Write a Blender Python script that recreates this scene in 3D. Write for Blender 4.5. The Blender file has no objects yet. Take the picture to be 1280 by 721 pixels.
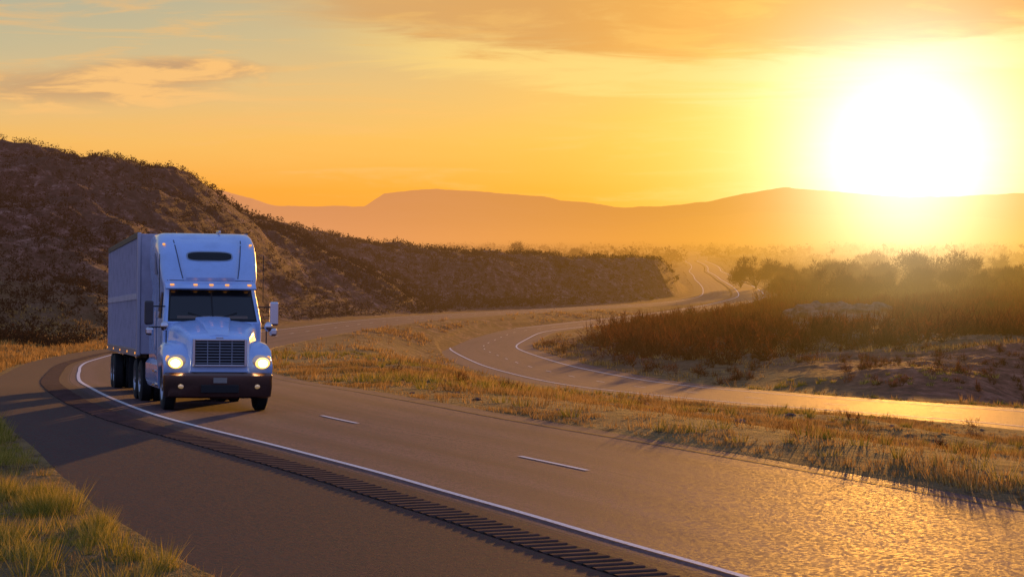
import bpy, math, numpy as np
from mathutils import Vector, Matrix
import bmesh
rng=np.random.default_rng(7)
F=3300.0; HOR=297.0; CZ=3.75
SUN_AZ=math.radians(8.5); SUN_EL=math.radians(1.78)
S=(math.sin(SUN_AZ)*math.cos(SUN_EL),math.cos(SUN_AZ)*math.cos(SUN_EL),math.sin(SUN_EL))
scene=bpy.context.scene
scene.view_settings.view_transform='Standard'
try: scene.view_settings.look='None'
except: pass
scene.view_settings.exposure=0

# ---------------- node helpers ----------------
class NB:
    def __init__(s,nt): s.nt=nt; s.n=nt.nodes; s.l=nt.links
    def new(s,t,**k):
        n=s.n.new(t)
        for a,b in k.items(): setattr(n,a,b)
        return n
    def put(s,sock,v):
        if v is None: return
        if hasattr(v,'is_linked') or hasattr(v,'links'): s.l.new(v,sock)
        else: sock.default_value=v
    def m(s,op,a,b=None,c=None,clamp=False):
        n=s.new('ShaderNodeMath',operation=op); n.use_clamp=clamp
        s.put(n.inputs[0],a); s.put(n.inputs[1],b); s.put(n.inputs[2],c)
        return n.outputs[0]
    def mr(s,v,a,b,c=0.,d=1.,smooth=True):
        n=s.new('ShaderNodeMapRange'); n.interpolation_type='SMOOTHSTEP' if smooth else 'LINEAR'
        s.put(n.inputs[0],v)
        for i,x in enumerate((a,b,c,d)): s.put(n.inputs[i+1],x)
        return n.outputs[0]
    def mix(s,f,a,b,mode='MIX'):
        n=s.new('ShaderNodeMix',data_type='RGBA',blend_type=mode)
        s.put(n.inputs[0],f)
        for sock,v in ((n.inputs[6],a),(n.inputs[7],b)):
            if isinstance(v,tuple): v=(*v[:3],1)
            s.put(sock,v)
        return n.outputs[2]
    def ramp(s,f,st,interp='LINEAR'):
        n=s.new('ShaderNodeValToRGB'); cr=n.color_ramp; cr.interpolation=interp
        while len(cr.elements)<len(st): cr.elements.new(0.5)
        for e,(p,c) in zip(cr.elements,st):
            e.position=p; e.color=(c[0],c[1],c[2],c[3] if len(c)>3 else 1)
        s.put(n.inputs[0],f); return n
    def vm(s,op,a,b=None):
        n=s.new('ShaderNodeVectorMath',operation=op)
        s.put(n.inputs[0],a)
        if b is not None: s.put(n.inputs[1],b)
        return n
    def noise(s,vec,scale,detail=4,rough=.55,dist=0.):
        n=s.new('ShaderNodeTexNoise'); s.put(n.inputs['Vector'],vec)
        n.inputs['Scale'].default_value=scale; n.inputs['Detail'].default_value=detail
        n.inputs['Roughness'].default_value=rough; n.inputs['Distortion'].default_value=dist
        return n.outputs['Fac']
    def sunang(s,D):
        return s.m('MULTIPLY',s.m('ARCCOSINE',s.m('MINIMUM',s.vm('DOT_PRODUCT',D,S).outputs['Value'],1.)),57.2958)
    def glow(s,col,ang,w_,p_,c_):
        e=s.m('EXPONENT',s.m('MULTIPLY',s.m('POWER',s.m('DIVIDE',ang,w_),p_),-1.))
        n_=s.new('ShaderNodeVectorMath',operation='SCALE'); n_.inputs[0].default_value=c_; s.l.new(e,n_.inputs['Scale'])
        return s.vm('ADD',col,n_.outputs[0]).outputs[0]

# aerial haze painted as emission mixed into the materials; depends only on the world position (distance down the valley, bearing, altitude); sun glow added to its colour around the sun
hz=bpy.data.node_groups.new('painted_haze','ShaderNodeTree')
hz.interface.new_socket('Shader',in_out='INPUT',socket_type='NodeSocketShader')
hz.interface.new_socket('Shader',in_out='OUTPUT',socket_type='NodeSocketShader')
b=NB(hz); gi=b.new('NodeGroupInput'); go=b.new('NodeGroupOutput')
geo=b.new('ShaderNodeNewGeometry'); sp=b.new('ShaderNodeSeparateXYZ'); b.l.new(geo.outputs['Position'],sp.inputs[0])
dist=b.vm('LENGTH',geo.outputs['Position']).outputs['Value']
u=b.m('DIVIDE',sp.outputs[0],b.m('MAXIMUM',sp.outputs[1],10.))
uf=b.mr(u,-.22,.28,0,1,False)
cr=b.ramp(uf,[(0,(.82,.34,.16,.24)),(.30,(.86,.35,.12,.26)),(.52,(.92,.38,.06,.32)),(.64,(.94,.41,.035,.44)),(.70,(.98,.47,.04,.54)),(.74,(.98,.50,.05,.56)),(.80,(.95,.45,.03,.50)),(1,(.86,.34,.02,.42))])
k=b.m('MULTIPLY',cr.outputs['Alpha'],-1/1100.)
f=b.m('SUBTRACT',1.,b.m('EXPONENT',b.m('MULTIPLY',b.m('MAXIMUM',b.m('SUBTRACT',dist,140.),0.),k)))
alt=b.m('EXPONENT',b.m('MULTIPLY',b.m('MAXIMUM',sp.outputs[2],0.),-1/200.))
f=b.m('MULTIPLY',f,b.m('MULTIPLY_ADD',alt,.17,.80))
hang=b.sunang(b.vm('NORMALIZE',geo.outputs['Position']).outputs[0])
hcol=b.glow(cr.outputs['Color'],hang,2.5,1.5,(.9,.60,.14)); hcol=b.glow(hcol,hang,1.8,1.8,(1.2,1.2,1.2))  # sun glow painted into the haze emission colour
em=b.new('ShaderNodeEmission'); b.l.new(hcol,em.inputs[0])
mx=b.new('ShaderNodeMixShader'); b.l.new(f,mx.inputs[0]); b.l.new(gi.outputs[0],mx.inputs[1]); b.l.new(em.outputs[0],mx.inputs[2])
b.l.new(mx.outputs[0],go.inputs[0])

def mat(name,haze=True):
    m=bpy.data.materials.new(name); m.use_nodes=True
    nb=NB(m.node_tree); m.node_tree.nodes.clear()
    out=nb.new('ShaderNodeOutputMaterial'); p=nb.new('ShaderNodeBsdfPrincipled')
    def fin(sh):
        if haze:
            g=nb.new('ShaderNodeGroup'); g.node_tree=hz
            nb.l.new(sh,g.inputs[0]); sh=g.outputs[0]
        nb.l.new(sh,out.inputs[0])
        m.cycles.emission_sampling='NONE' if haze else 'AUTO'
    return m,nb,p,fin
def simple(name,col,rough=.5,metal=0,coat=0,emis=None,es=0,spec=.5,noisy=0):
    m,nb,p,fin=mat(name,False)
    p.inputs['Base Color'].default_value=(*col,1); p.inputs['Roughness'].default_value=rough
    p.inputs['Metallic'].default_value=metal; p.inputs['Coat Weight'].default_value=coat
    p.inputs['Specular IOR Level'].default_value=spec
    if noisy:
        tc=nb.new('ShaderNodeTexCoord'); n=nb.noise(tc.outputs['Object'],2.3,6,.65)
        c=nb.mix(nb.mr(n,.4,.75),tuple(col),tuple(c*(1-noisy) for c in col)); nb.l.new(c,p.inputs['Base Color'])
        nb.l.new(nb.mr(n,.3,.7,rough,min(1,rough+.2)),p.inputs['Roughness'])
    if emis: p.inputs['Emission Color'].default_value=(*emis,1); p.inputs['Emission Strength'].default_value=es
    fin(p.outputs[0]); return m

# ---------------- mesh helpers ----------------
def link(o,parent=None):
    scene.collection.objects.link(o)
    if parent: o.parent=parent
    return o
def npmesh(name,V,Fc,mats,smooth=False,parent=None,uv=None,sharp=None):
    V=np.asarray(V,dtype=np.float32); Fc=np.asarray(Fc,dtype=np.int32); k=Fc.shape[1]
    me=bpy.data.meshes.new(name); me.vertices.add(len(V)); me.vertices.foreach_set('co',V.ravel())
    me.loops.add(Fc.size); me.loops.foreach_set('vertex_index',Fc.ravel())
    me.polygons.add(len(Fc)); me.polygons.foreach_set('loop_start',np.arange(0,Fc.size,k,dtype=np.int32))
    try: me.polygons.foreach_set('loop_total',np.full(len(Fc),k,dtype=np.int32))
    except Exception: pass
    me.polygons.foreach_set('use_smooth',np.full(len(Fc),smooth,dtype=bool))
    if uv is not None:
        l=me.uv_layers.new(name='UVMap'); l.data.foreach_set('uv',np.asarray(uv,dtype=np.float32)[Fc.ravel()].ravel())
    me.update(calc_edges=True); me.validate()
    for m in (mats if isinstance(mats,list) else [mats]): me.materials.append(m)
    return link(bpy.data.objects.new(name,me),parent)
def pymesh(name,V,Fc,m,parent=None,smooth=False,ang=35,bevel=0,seg=2):
    me=bpy.data.meshes.new(name); me.from_pydata([tuple(v) for v in V],[],[tuple(f) for f in Fc]); me.update()
    bm=bmesh.new(); bm.from_mesh(me); bmesh.ops.recalc_face_normals(bm,faces=bm.faces); bm.to_mesh(me); bm.free()
    for x in (m if isinstance(m,list) else [m]): me.materials.append(x)
    if smooth:
        me.polygons.foreach_set('use_smooth',[True]*len(me.polygons))
        try: me.set_sharp_from_angle(angle=math.radians(ang))
        except Exception: pass
    o=link(bpy.data.objects.new(name,me),parent)
    if bevel:
        md=o.modifiers.new('bev','BEVEL'); md.width=bevel; md.segments=seg; md.limit_method='ANGLE'; md.angle_limit=math.radians(40)
    return o
def gridfaces(nr,nc):
    i=np.arange(nr-1)[:,None]*nc+np.arange(nc-1)[None,:]
    return np.stack([i,i+1,i+nc+1,i+nc],-1).reshape(-1,4)

# ---------------- noise ----------------
def vnoise(x,y,seed=0):
    xi=np.floor(x).astype(np.int64); yi=np.floor(y).astype(np.int64); fx=x-xi; fy=y-yi
    fx=fx*fx*(3-2*fx); fy=fy*fy*(3-2*fy)
    def h(a,b_):
        n=(a*374761393+b_*668265263+seed*974711)&0x7fffffff
        n=((n^(n>>13))*1274126177)&0x7fffffff
        return ((n^(n>>16))&0xffff)/65535.
    return (h(xi,yi)*(1-fx)+h(xi+1,yi)*fx)*(1-fy)+(h(xi,yi+1)*(1-fx)+h(xi+1,yi+1)*fx)*fy
def fbm(x,y,oct=5,seed=0,gain=.5):
    s=0;a=1;t=0
    for o in range(oct):
        s=s+a*(vnoise(x,y,seed+o*17)-.5); t+=a; a*=gain; x=x*2.03+11.3; y=y*2.03+5.7
    return s/t*2
def sstep(x,a,b_):
    t=np.clip((x-a)/(b_-a),0,1); return t*t*(3-2*t)

# ---------------- layout ----------------
E1=np.array([(2,13.2),(5,12.3),(15,8.0),(29.3,2.57),(36,.15),(42.2,-2.1),(48,-4.35),(53,-6.4),(56.2,-7.6),(62.5,-9.3),(76,-12.2),(95,-15.6),(110,-18),(140,-22.6),(175,-26),(220,-27),(260,-25.5),(330,-22),(380,-17.3),(450,-7),(520,6),(585,22),(650,38.5),(750,54),(900,65),(1100,76),(1500,100),(2500,163),(4500,290)])
H1=np.array([(2,3.75),(5,3.75),(29,3.75),(42,3.75),(56,3.77),(62.5,3.86),(76,4.25),(110,5.53),(140,6.6),(175,7.6),(220,8.7),(260,9.3),(330,10.6),(380,11.4),(450,12.8),(520,14),(650,16),(750,16.7),(1100,17.3),(1500,19.),(2500,22),(4500,22.6)])
E2=np.array([(20,60),(60,48),(100,34.5),(128,24.8),(150,16.4),(190,6.9),(230,1.4),(300,-3.8),(370,0.3),(450,15.5),(560,38),(650,53.5),(750,68.5),(900,79.5),(1100,90.5),(1500,114.5),(2500,178),(4500,305)])
H2=np.array([(20,8),(60,8),(100,8.2),(128,8.7),(150,9.3),(190,10.5),(230,11.2),(300,12.4),(370,13.05),(450,14.3),(560,15.5),(650,16.2),(750,16.8),(1100,17.4),(1500,19.1),(2500,22.1),(4500,22.7)])
LG=np.linspace(math.log(2),math.log(4500),3000)
def smoothcurve(tab,sig=.035):
    y=np.interp(LG,np.log(tab[:,0]),tab[:,1]); dl=LG[1]-LG[0]; n=int(3*sig/dl)
    k=np.exp(-.5*(np.arange(-n,n+1)*dl/sig)**2); k/=k.sum()
    yp=np.concatenate([y[0]+(y[1]-y[0])*np.arange(-n,0),y,y[-1]+(y[-1]-y[-2])*np.arange(1,n+1)])
    return np.convolve(yp,k,'valid')
YG=np.exp(LG); X1=smoothcurve(E1); Z1=CZ-smoothcurve(H1,.06); X2=smoothcurve(E2); Z2=CZ-smoothcurve(H2,.06)
S1=np.gradient(X1,YG); S2=np.gradient(X2,YG)
def wo(Y): return np.interp(Y,[26,36,42,50,56,80],[5.7,5.5,5.0,4.0,3.4,3.2])
WI=8.2
HW2=5.6
def cross(s): return np.where(s>0,-.025*s,.012*s)
def road1(X,Y):
    Yc=np.clip(Y,2,4500); xe=np.interp(Yc,YG,X1); sl=np.interp(Yc,YG,S1); s=(X-xe)/np.sqrt(1+sl*sl)
    return s,np.interp(Yc,YG,Z1)
def road2(X,Y):
    Yc=np.clip(Y,20,4500); xe=np.interp(Yc,YG,X2); sl=np.interp(Yc,YG,S2); s=(X-xe)/np.sqrt(1+sl*sl)
    return s,np.interp(Yc,YG,Z2)
C=[]
for y in (3,8,15,29,42,56,70,90,120,150,190,240,300,380,470,580,700,900,1300,2000,3200):
    C.append((np.interp(y,YG,X1)+2,y,CZ-np.interp(y,YG,Z1)))
for y in (110,135,170,220,300,380,480):
    C.append((np.interp(y,YG,X2),y,CZ-np.interp(y,YG,Z2)))
def px(x,yp,d): C.append(((x-640)/F*d,d,(yp-HOR)/F*d))
for a in [(1280,572,70),(900,530,75),(640,502,80),(520,470,110),(400,440,180),(470,425,240),(560,404,400),
 (1280,492,170),(1280,448,192),(1150,456,192),(1000,440,230),(1280,402,350),(1100,392,420),(1280,377,500),(960,400,400),(850,420,300),(1100,352,1100),(1400,352,1100),
 (0,455,112),(-300,490,80),(0,432,170),(0,412,250),(-400,450,130),(-400,412,250),(300,345,900),(0,345,900),(300,330,1500),(-200,600,41),(0,722,29.5),(-300,722,29),(1500,640,37),(1700,660,34)]: px(*a)
for x in (-300,100,640,1000,1500):
    px(x,297+3300*21.5/4000,4000); px(x,297+3300*23/12000,12000); px(x,297+3300*24/40000,40000)
C=np.array(C)
def feat(X,Y):
    Yc=np.maximum(Y,3); return np.clip(X/Yc,-.3,.32)*8,np.log(Yc)
P=np.stack(feat(C[:,0],C[:,1]),1)
def tk(d2): return .5*d2*np.log(d2+1e-9)
n=len(P); K=tk(((P[:,None]-P[None])**2).sum(-1))+np.eye(n)*2e-3
A=np.zeros((n+3,n+3)); A[:n,:n]=K; A[:n,n]=1; A[:n,n+1:]=P; A[n,:n]=1; A[n+1:,:n]=P.T
W=np.linalg.solve(A,np.concatenate([C[:,2],[0,0,0]]))
def tps(X,Y):
    a,c=feat(X,Y); sh=a.shape; a=a.ravel(); c=c.ravel(); o=np.empty(len(a))
    for i in range(0,len(a),100000):
        aa=a[i:i+100000];cc=c[i:i+100000]
        o[i:i+100000]=tk((aa[:,None]-P[:,0])**2+(cc[:,None]-P[:,1])**2)@W[:n]+W[n]+W[n+1]*aa+W[n+2]*cc
    return o.reshape(sh)
HA=dict(x=[-2000,-300,0,60,100,160,200,250,300,350,430,500,545],y=[150,190,190,193,195,206,217,236,266,290,328,356,386],
  c=[330,360,400,400,405,410,415,425,440,455,470,480,490],b=[150,180,205,210,215,225,235,255,285,320,370,415,440])
HB=dict(x=[-100,150,250,330,380,450,520,600,700,800,845,862,875,884],y=[290,282,262,278,291,302,312,319,322,323,325,332,350,377],
  c=[700,680,660,640,630,620,620,630,700,770,800,815,830,850],b=[560,540,520,500,490,485,480,500,580,660,715,745,775,800])
def hill(h,X,Y,zb,seed):
    p=640+F*X/np.maximum(Y,3); yc=np.interp(p,h['x'],h['y']); c=np.interp(p,h['x'],h['c']); bb=np.interp(p,h['x'],h['b'])
    bb=bb+(c-bb)*.25*fbm(X/22.,Y/60.,4,seed)*1.2
    zc=CZ-(yc-HOR)/F*c
    s=(Y-bb)/(c-bb); up=sstep(s,0,1.0)**.85; dn=1-sstep(s,1.05,3.2)
    pr=np.where(s<1,up,np.minimum(1,dn)); pr=np.where(p>h['x'][-1],0,pr)
    hh=np.maximum(zc-zb,0)*pr
    nz=fbm(X/9.,Y/22.,5,seed+3,.55)
    rid=1-np.abs(fbm(X/16.,Y/40.,4,seed+9))*2
    return hh*(1+.08*nz)+ (hh>0)*sstep(hh,0,4)*(nz*.9+ (rid-.6)*1.1)
def ground(X,Y,carve=True):
    X=np.asarray(X,float);Y=np.asarray(Y,float)
    z=CZ-tps(X,Y)
    hl=np.maximum(hill(HA,X,Y,z,31),hill(HB,X,Y,z,77))
    z=z+hl
    s1,zr1=road1(X,Y); s2,zr2=road2(X,Y)
    w=wo(Y); d1=np.where(s1<0,-s1-w,s1-WI); d2=np.abs(s2)-HW2
    dm=np.minimum(d1,d2)
    am=sstep(dm,.3,14)
    z=z+am*(fbm(X/7.,Y/14.,5,5)*.35*np.clip(Y/80,.6,2.2)+.5*sstep(X-.1*Y,0,30)*fbm(X/25.,Y/60.,3,8)*np.clip(Y/200,0,1.2))+sstep(dm,0.,1.2)*fbm(X/.8,Y/.8,3,15)*.05
    if carve:
        for s,zr,dd,one in ((s2,zr2,d2,False),(s1,zr1,d1,True)):
            zz=zr+cross(np.clip(s,-6,8.5)) if one else zr
            bl=sstep(dd,1.0,11.0)
            near=np.clip((Y-60)/100,0,1)
            under=(.08+Y*.0009)*(1-sstep(dd,-.55,-.2))+.02*near-.012*(1-near)*sstep(dd,-.3,0)
            z=np.where(Y<4500,(zz-under)*(1-bl)+z*bl,z)
    return z
# ---------------- terrain ----------------
ud=np.linspace(-.235,.25,640); ul=-.235-np.geomspace(.004,1.3,45)[::-1]; ur=.25+np.geomspace(.004,1.3,45)
U=np.concatenate([ul,ud,ur]); YY=np.concatenate([np.geomspace(3,25,40)[:-1],np.geomspace(25,1000,780)[:-1],np.geomspace(1000,42000,170)])
Yg,Ug=np.meshgrid(YY,U,indexing='ij'); Xg=Ug*Yg; Zg=ground(Xg,Yg)
V=np.stack([Xg,Yg,Zg],-1).reshape(-1,3)
m_ground,nb,p,fin=mat('desert_earth')
g=nb.new('ShaderNodeNewGeometry'); pos=g.outputs['Position']
sc=nb.vm('MULTIPLY',pos,(1,.45,1)).outputs[0]
n1=nb.noise(sc,.12,5,.6); n2=nb.noise(sc,1.3,5,.65); n3=nb.noise(pos,7.,3,.7)
c=nb.mix(nb.mr(n1,.42,.62),(.16,.075,.036),(.24,.145,.05))
c=nb.mix(nb.mr(n2,.45,.68),c,(.065,.033,.015))
c=nb.mix(nb.m('MULTIPLY',nb.mr(n1,.55,.45),.45),c,(.12,.10,.028))
c=nb.mix(nb.mr(n3,.55,.75,0,.6),c,(.34,.22,.10))
spz=nb.new('ShaderNodeSeparateXYZ'); nb.l.new(g.outputs['Position'],spz.inputs[0])
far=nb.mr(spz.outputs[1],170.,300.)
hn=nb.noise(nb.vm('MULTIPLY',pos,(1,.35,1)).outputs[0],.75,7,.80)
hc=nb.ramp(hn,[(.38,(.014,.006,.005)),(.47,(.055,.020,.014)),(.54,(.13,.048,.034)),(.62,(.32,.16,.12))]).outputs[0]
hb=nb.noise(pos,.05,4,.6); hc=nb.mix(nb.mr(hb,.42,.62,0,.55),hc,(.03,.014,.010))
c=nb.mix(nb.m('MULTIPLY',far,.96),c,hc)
red=nb.m('MULTIPLY',nb.mr(spz.outputs[0],18.,26.),nb.m('MULTIPLY',nb.mr(spz.outputs[1],150.,160.),nb.mr(spz.outputs[1],240.,205.)))
c=nb.mix(nb.m('MULTIPLY',red,.9),c,nb.ramp(nb.noise(sc,.9,7,.75),[(.38,(.07,.022,.014)),(.52,(.22,.07,.04)),(.64,(.38,.15,.09))]).outputs[0])
nb.l.new(c,p.inputs['Base Color']); p.inputs['Roughness'].default_value=.95; p.inputs['Specular IOR Level'].default_value=.12
bp=nb.new('ShaderNodeBump'); bp.inputs['Strength'].default_value=1.; bp.inputs['Distance'].default_value=.4
nb.l.new(nb.m('ADD',n2,hn),bp.inputs['Height']); nb.l.new(bp.outputs[0],p.inputs['Normal'])
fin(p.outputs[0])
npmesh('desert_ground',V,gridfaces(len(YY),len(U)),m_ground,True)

# ---------------- roads ----------------
def asphalt(name,kind):
    m,nb,p,fin=mat(name)
    uv=nb.new('ShaderNodeUVMap'); s=nb.new('ShaderNodeSeparateXYZ'); nb.l.new(uv.outputs[0],s.inputs[0])
    g=nb.new('ShaderNodeNewGeometry'); pos=g.outputs['Position']
    fine=nb.noise(pos,17.,2,.9); mid=nb.noise(pos,1.2,5,.6)
    vo=nb.new('ShaderNodeTexVoronoi'); vo.inputs['Scale'].default_value=26.; nb.l.new(pos,vo.inputs['Vector'])
    vs=nb.new('ShaderNodeSeparateXYZ'); nb.l.new(vo.outputs['Color'],vs.inputs[0])
    grain=nb.m('MULTIPLY_ADD',vs.outputs[0],.6,nb.m('MULTIPLY',fine,.55))
    st=nb.vm('MULTIPLY',uv.outputs[0],(1.6,.035,1)).outputs[0]; streak=nb.noise(st,1.,5,.6)
    c=nb.mix(nb.mr(grain,.25,.85),(.022,.011,.014),(.175,.090,.090))
    c=nb.mix(nb.mr(streak,.4,.7,0,.45),c,(.038,.020,.023))
    c=nb.mix(nb.mr(mid,.5,.75,0,.3),c,(.12,.06,.055))
    if kind==1:
        lane=nb.m('PINGPONG',nb.m('ADD',s.outputs[0],0.),1.825)
        tr=nb.m('MULTIPLY',nb.mr(lane,.35,.9),nb.mr(lane,1.55,1.1))
        on=nb.mr(s.outputs[0],-.1,.1)
        c=nb.mix(nb.m('MULTIPLY',nb.m('MULTIPLY',tr,on),.4),c,(.035,.018,.021))
        sh=nb.mr(s.outputs[0],-.30,-.42)
        shc=nb.mix(nb.mr(grain,.25,.90),(.010,.004,.004),(.10,.038,.032))
        shc=nb.mix(nb.mr(streak,.45,.7,0,.4),shc,(.065,.027,.023))
        c=nb.mix(sh,c,shc)
        for js in (3.9,-.35):
            jn=nb.m('MULTIPLY',nb.m('LESS_THAN',nb.m('ABSOLUTE',nb.m('SUBTRACT',s.outputs[0],nb.m('MULTIPLY_ADD',mid,.06,js))),.018),.7)
            c=nb.mix(jn,c,(.015,.01,.01))
    nb.l.new(c,p.inputs['Base Color'])
    p.inputs['Specular IOR Level'].default_value=.10
    p.inputs['Specular Tint'].default_value=(1,.80,.72,1)
    nb.l.new(nb.mr(grain,.3,.8,.62,.90),p.inputs['Roughness'])
    bp=nb.new('ShaderNodeBump'); bp.inputs['Strength'].default_value=.55; bp.inputs['Distance'].default_value=.008
    nb.l.new(grain,bp.inputs['Height']); nb.l.new(bp.outputs[0],p.inputs['Normal'])
    fin(p.outputs[0]); return m
m_a1=asphalt('asphalt',1); m_a2=asphalt('asphalt_far',0)
ARC1=np.concatenate([[0],np.cumsum(np.hypot(np.diff(X1),np.diff(YG)))]); ARC2=np.concatenate([[0],np.cumsum(np.hypot(np.diff(X2),np.diff(YG)))])
def strip(name,road,Ys,svals,mtl,dz=0.,skirt=0.,parent=None):
    Xs,Ss,Zs,Ar=((X1,S1,Z1,ARC1) if road==1 else (X2,S2,Z2,ARC2))
    xe=np.interp(Ys,YG,Xs); sl=np.interp(Ys,YG,Ss); z=np.interp(Ys,YG,Zs); ar=np.interp(Ys,YG,Ar)
    nx=1/np.sqrt(1+sl*sl); ny=-sl*nx
    rows=[];uvs=[]
    for sv in svals:
        sv_=sv(Ys) if callable(sv) else np.full(len(Ys),sv)
        cz=cross(sv_) if road==1 else 0*sv_
        rows.append(np.stack([xe+nx*sv_,Ys+ny*sv_,z+cz+dz],-1)); uvs.append(np.stack([sv_,ar],-1))
    if skirt:
        a=rows[0].copy(); a[:,2]-=skirt; c_=rows[-1].copy(); c_[:,2]-=skirt
        rows=[a]+rows+[c_]; uvs=[uvs[0]]+uvs+[uvs[-1]]
    Vv=np.stack(rows,1); uv=np.stack(uvs,1)
    return npmesh(name,Vv.reshape(-1,3),gridfaces(len(Ys),len(rows)),mtl,True if not skirt else False,parent,uv.reshape(-1,2))
Ya=np.geomspace(3,4300,1500); Yb=np.geomspace(22,4300,1100)
edge_j=lambda Y: -wo(Y)+fbm(Y/1.3,Y*0,3,3)*.12
r1=strip('highway',1,Ya,[edge_j,-1.6,-.4,0,2,3.65,5.5,7.3,lambda Y:WI+fbm(Y/1.3,Y*0,3,4)*.1],m_a1,0,.5)
r2=strip('highway',2,Yb,[-HW2,-3.65,0,3.65,HW2],m_a2,0,.5)
def paint(name,col,wear=(.5,.7)):
    m,nb,p,fin=mat(name); g=nb.new('ShaderNodeNewGeometry')
    nn=nb.noise(g.outputs['Position'],14.,5,.75)
    c=nb.mix(nb.mr(nn,*wear),col,tuple(x*.25 for x in col)); nb.l.new(c,p.inputs['Base Color']); p.inputs['Roughness'].default_value=.8
    p.inputs['Specular IOR Level'].default_value=.15
    fin(p.outputs[0]); return m
m_w=paint('road_paint_white',(.66,.60,.58)); m_y=paint('road_paint_yellow',(.30,.15,.04),(.3,.55)) 
Yl=np.geomspace(4,2500,1300)
lw=lambda c,w: [lambda Y,c=c,w=w: c-w*(1+Y/1100), lambda Y,c=c,w=w: c+w*(1+Y/1100)]
strip('edge_line_white',1,Yl,lw(0.,.055),m_w,.008,0,r1)
strip('edge_line_yellow',1,Yl,lw(7.5,.04),m_y,.008,0,r1)
strip('edge_line_white',2,Yl[Yl>25],lw(3.75,.07),m_w,.012,0,r2)
strip('edge_line_yellow',2,Yl[Yl>25],lw(-3.75,.07),m_w,.012,0,r2)
def dashes(name,road,sc_,phase,parent,ymax):
    Ar=ARC1 if road==1 else ARC2; VV=[]
    Xs,Ss,Zs=(X1,S1,Z1) if road==1 else (X2,S2,Z2)
    a0=phase
    while True:
        if a0>Ar[-1]: break
        aa=np.linspace(a0,a0+3.05,5); Ys=np.interp(aa,Ar,YG)
        if Ys[0]>ymax: break
        a0+=12.2
        if road==2 and Ys[0]<25: continue
        if road==1 and Ys[0]<38: continue
        xe=np.interp(Ys,YG,Xs); sl=np.interp(Ys,YG,Ss); z=np.interp(Ys,YG,Zs); nx=1/np.sqrt(1+sl*sl); ny=-sl*nx
        for i in range(4):
            q=[]
            for j,w in ((i,-.05),(i,.05),(i+1,.05),(i+1,-.05)):
                sv=sc_+w; cz=-.025*sv if road==1 else 0
                q.append((xe[j]+nx[j]*sv,Ys[j]+ny[j]*sv,z[j]+cz+.008))
            VV+=q
    VV=np.array(VV); npmesh(name,VV,np.arange(len(VV)).reshape(-1,4),m_w,False,parent)
a_ref=np.interp(43.2,YG,ARC1)
dashes('lane_dashes',1,3.65,(a_ref-1.0)%12.2,r1,600)
dashes('lane_dashes',2,0,3.,r2,600)
m_rd=simple('milled_asphalt',(.014,.006,.006),.9,spec=.1); m_rr=simple('rib_asphalt',(.085,.036,.030),.9,noisy=.5,spec=.1)
strip('rumble_band',1,np.geomspace(4,600,900),[-1.28,-.66],m_rd,.005,0,r1)
a=np.arange(5,260,.34); a=a[np.interp(a,ARC1,YG)<230]
VV=[]
def p1(ar,sv,dz):
    y=np.interp(ar,ARC1,YG); xe=np.interp(y,YG,X1); sl=np.interp(y,YG,S1); z=np.interp(y,YG,Z1); nx=1/math.sqrt(1+sl*sl); ny=-sl*nx
    return (xe+nx*sv,y+ny*sv,z+float(cross(np.array(sv)))+dz)
FF=[]
for ai in a:
    k0=len(VV); e0_=rng.uniform(-.02,.02); e1_=rng.uniform(-.02,.02)
    for d_,z_ in ((0,.004),(.05,.016),(.16,.016),(.21,.004)):
        VV+= [p1(ai+d_,-1.26+e0_,z_),p1(ai+d_,-.68+e1_,z_)]
    for j in range(3): FF.append((k0+2*j,k0+2*j+1,k0+2*j+3,k0+2*j+2))
npmesh('rumble_ribs',np.array(VV),np.array(FF),m_rr,False,r1)

# ---------------- mountains ----------------
m_mt,nb,p,fin=mat('mountain_rock')
g=nb.new('ShaderNodeNewGeometry'); nn=nb.noise(g.outputs['Position'],.0012,7,.7)
nb.l.new(nb.mix(nb.mr(nn,.4,.65),(.16,.05,.02),(.26,.11,.06)),p.inputs['Base Color']); p.inputs['Roughness'].default_value=1
fin(p.outputs[0])
def range_(name,xs,ys,dist,depth,seed,rough):
    u_=np.concatenate([np.linspace(-1.3,-.3,80)[:-1],np.linspace(-.3,.32,900),np.linspace(.32,1.3,80)[1:]]); pxx=640+F*u_
    yc=np.interp(pxx,xs,ys)+fbm(u_*90,u_*0,5,seed,.55)*rough
    T=np.linspace(0,1.6,44); zc=CZ-(yc-HOR)/F*dist
    rows=[]
    for t in T:
        Yd=dist-depth*(1-t); pr=(np.minimum(t,2-t)) ; pr=max(pr,0)
        X_=u_*Yd
        z=-24+(zc+24)*(pr**1.15)*(1+ .35*(1-pr)*fbm(X_/700,X_*0+t*5,5,seed+2)) 
        z=z if t!=1 else zc
        rows.append(np.stack([X_,X_*0+Yd,z],-1))
    Vv=np.stack(rows,0); npmesh(name,Vv.reshape(-1,3),gridfaces(len(T),len(u_)),m_mt,True)
range_('mountain_range',[-600,0,200,275,310,345,400,455,480,500,545,610,680,700,740,770,830,880,930,985,1050,1130,1230,1280,1600],
 [250,236,230,238,248,256,258,257,241,239,236,241,245,251,254,258,258,252,242,235,240,246,243,241,250],25000,4500,11,2.6)
range_('mountain_range',[-600,200,350,500,640,760,860,950,1050,1150,1280,1600],[287,284,281,287,289,285,272,265,268,268,276,282],17000,2500,29,3.5)

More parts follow.
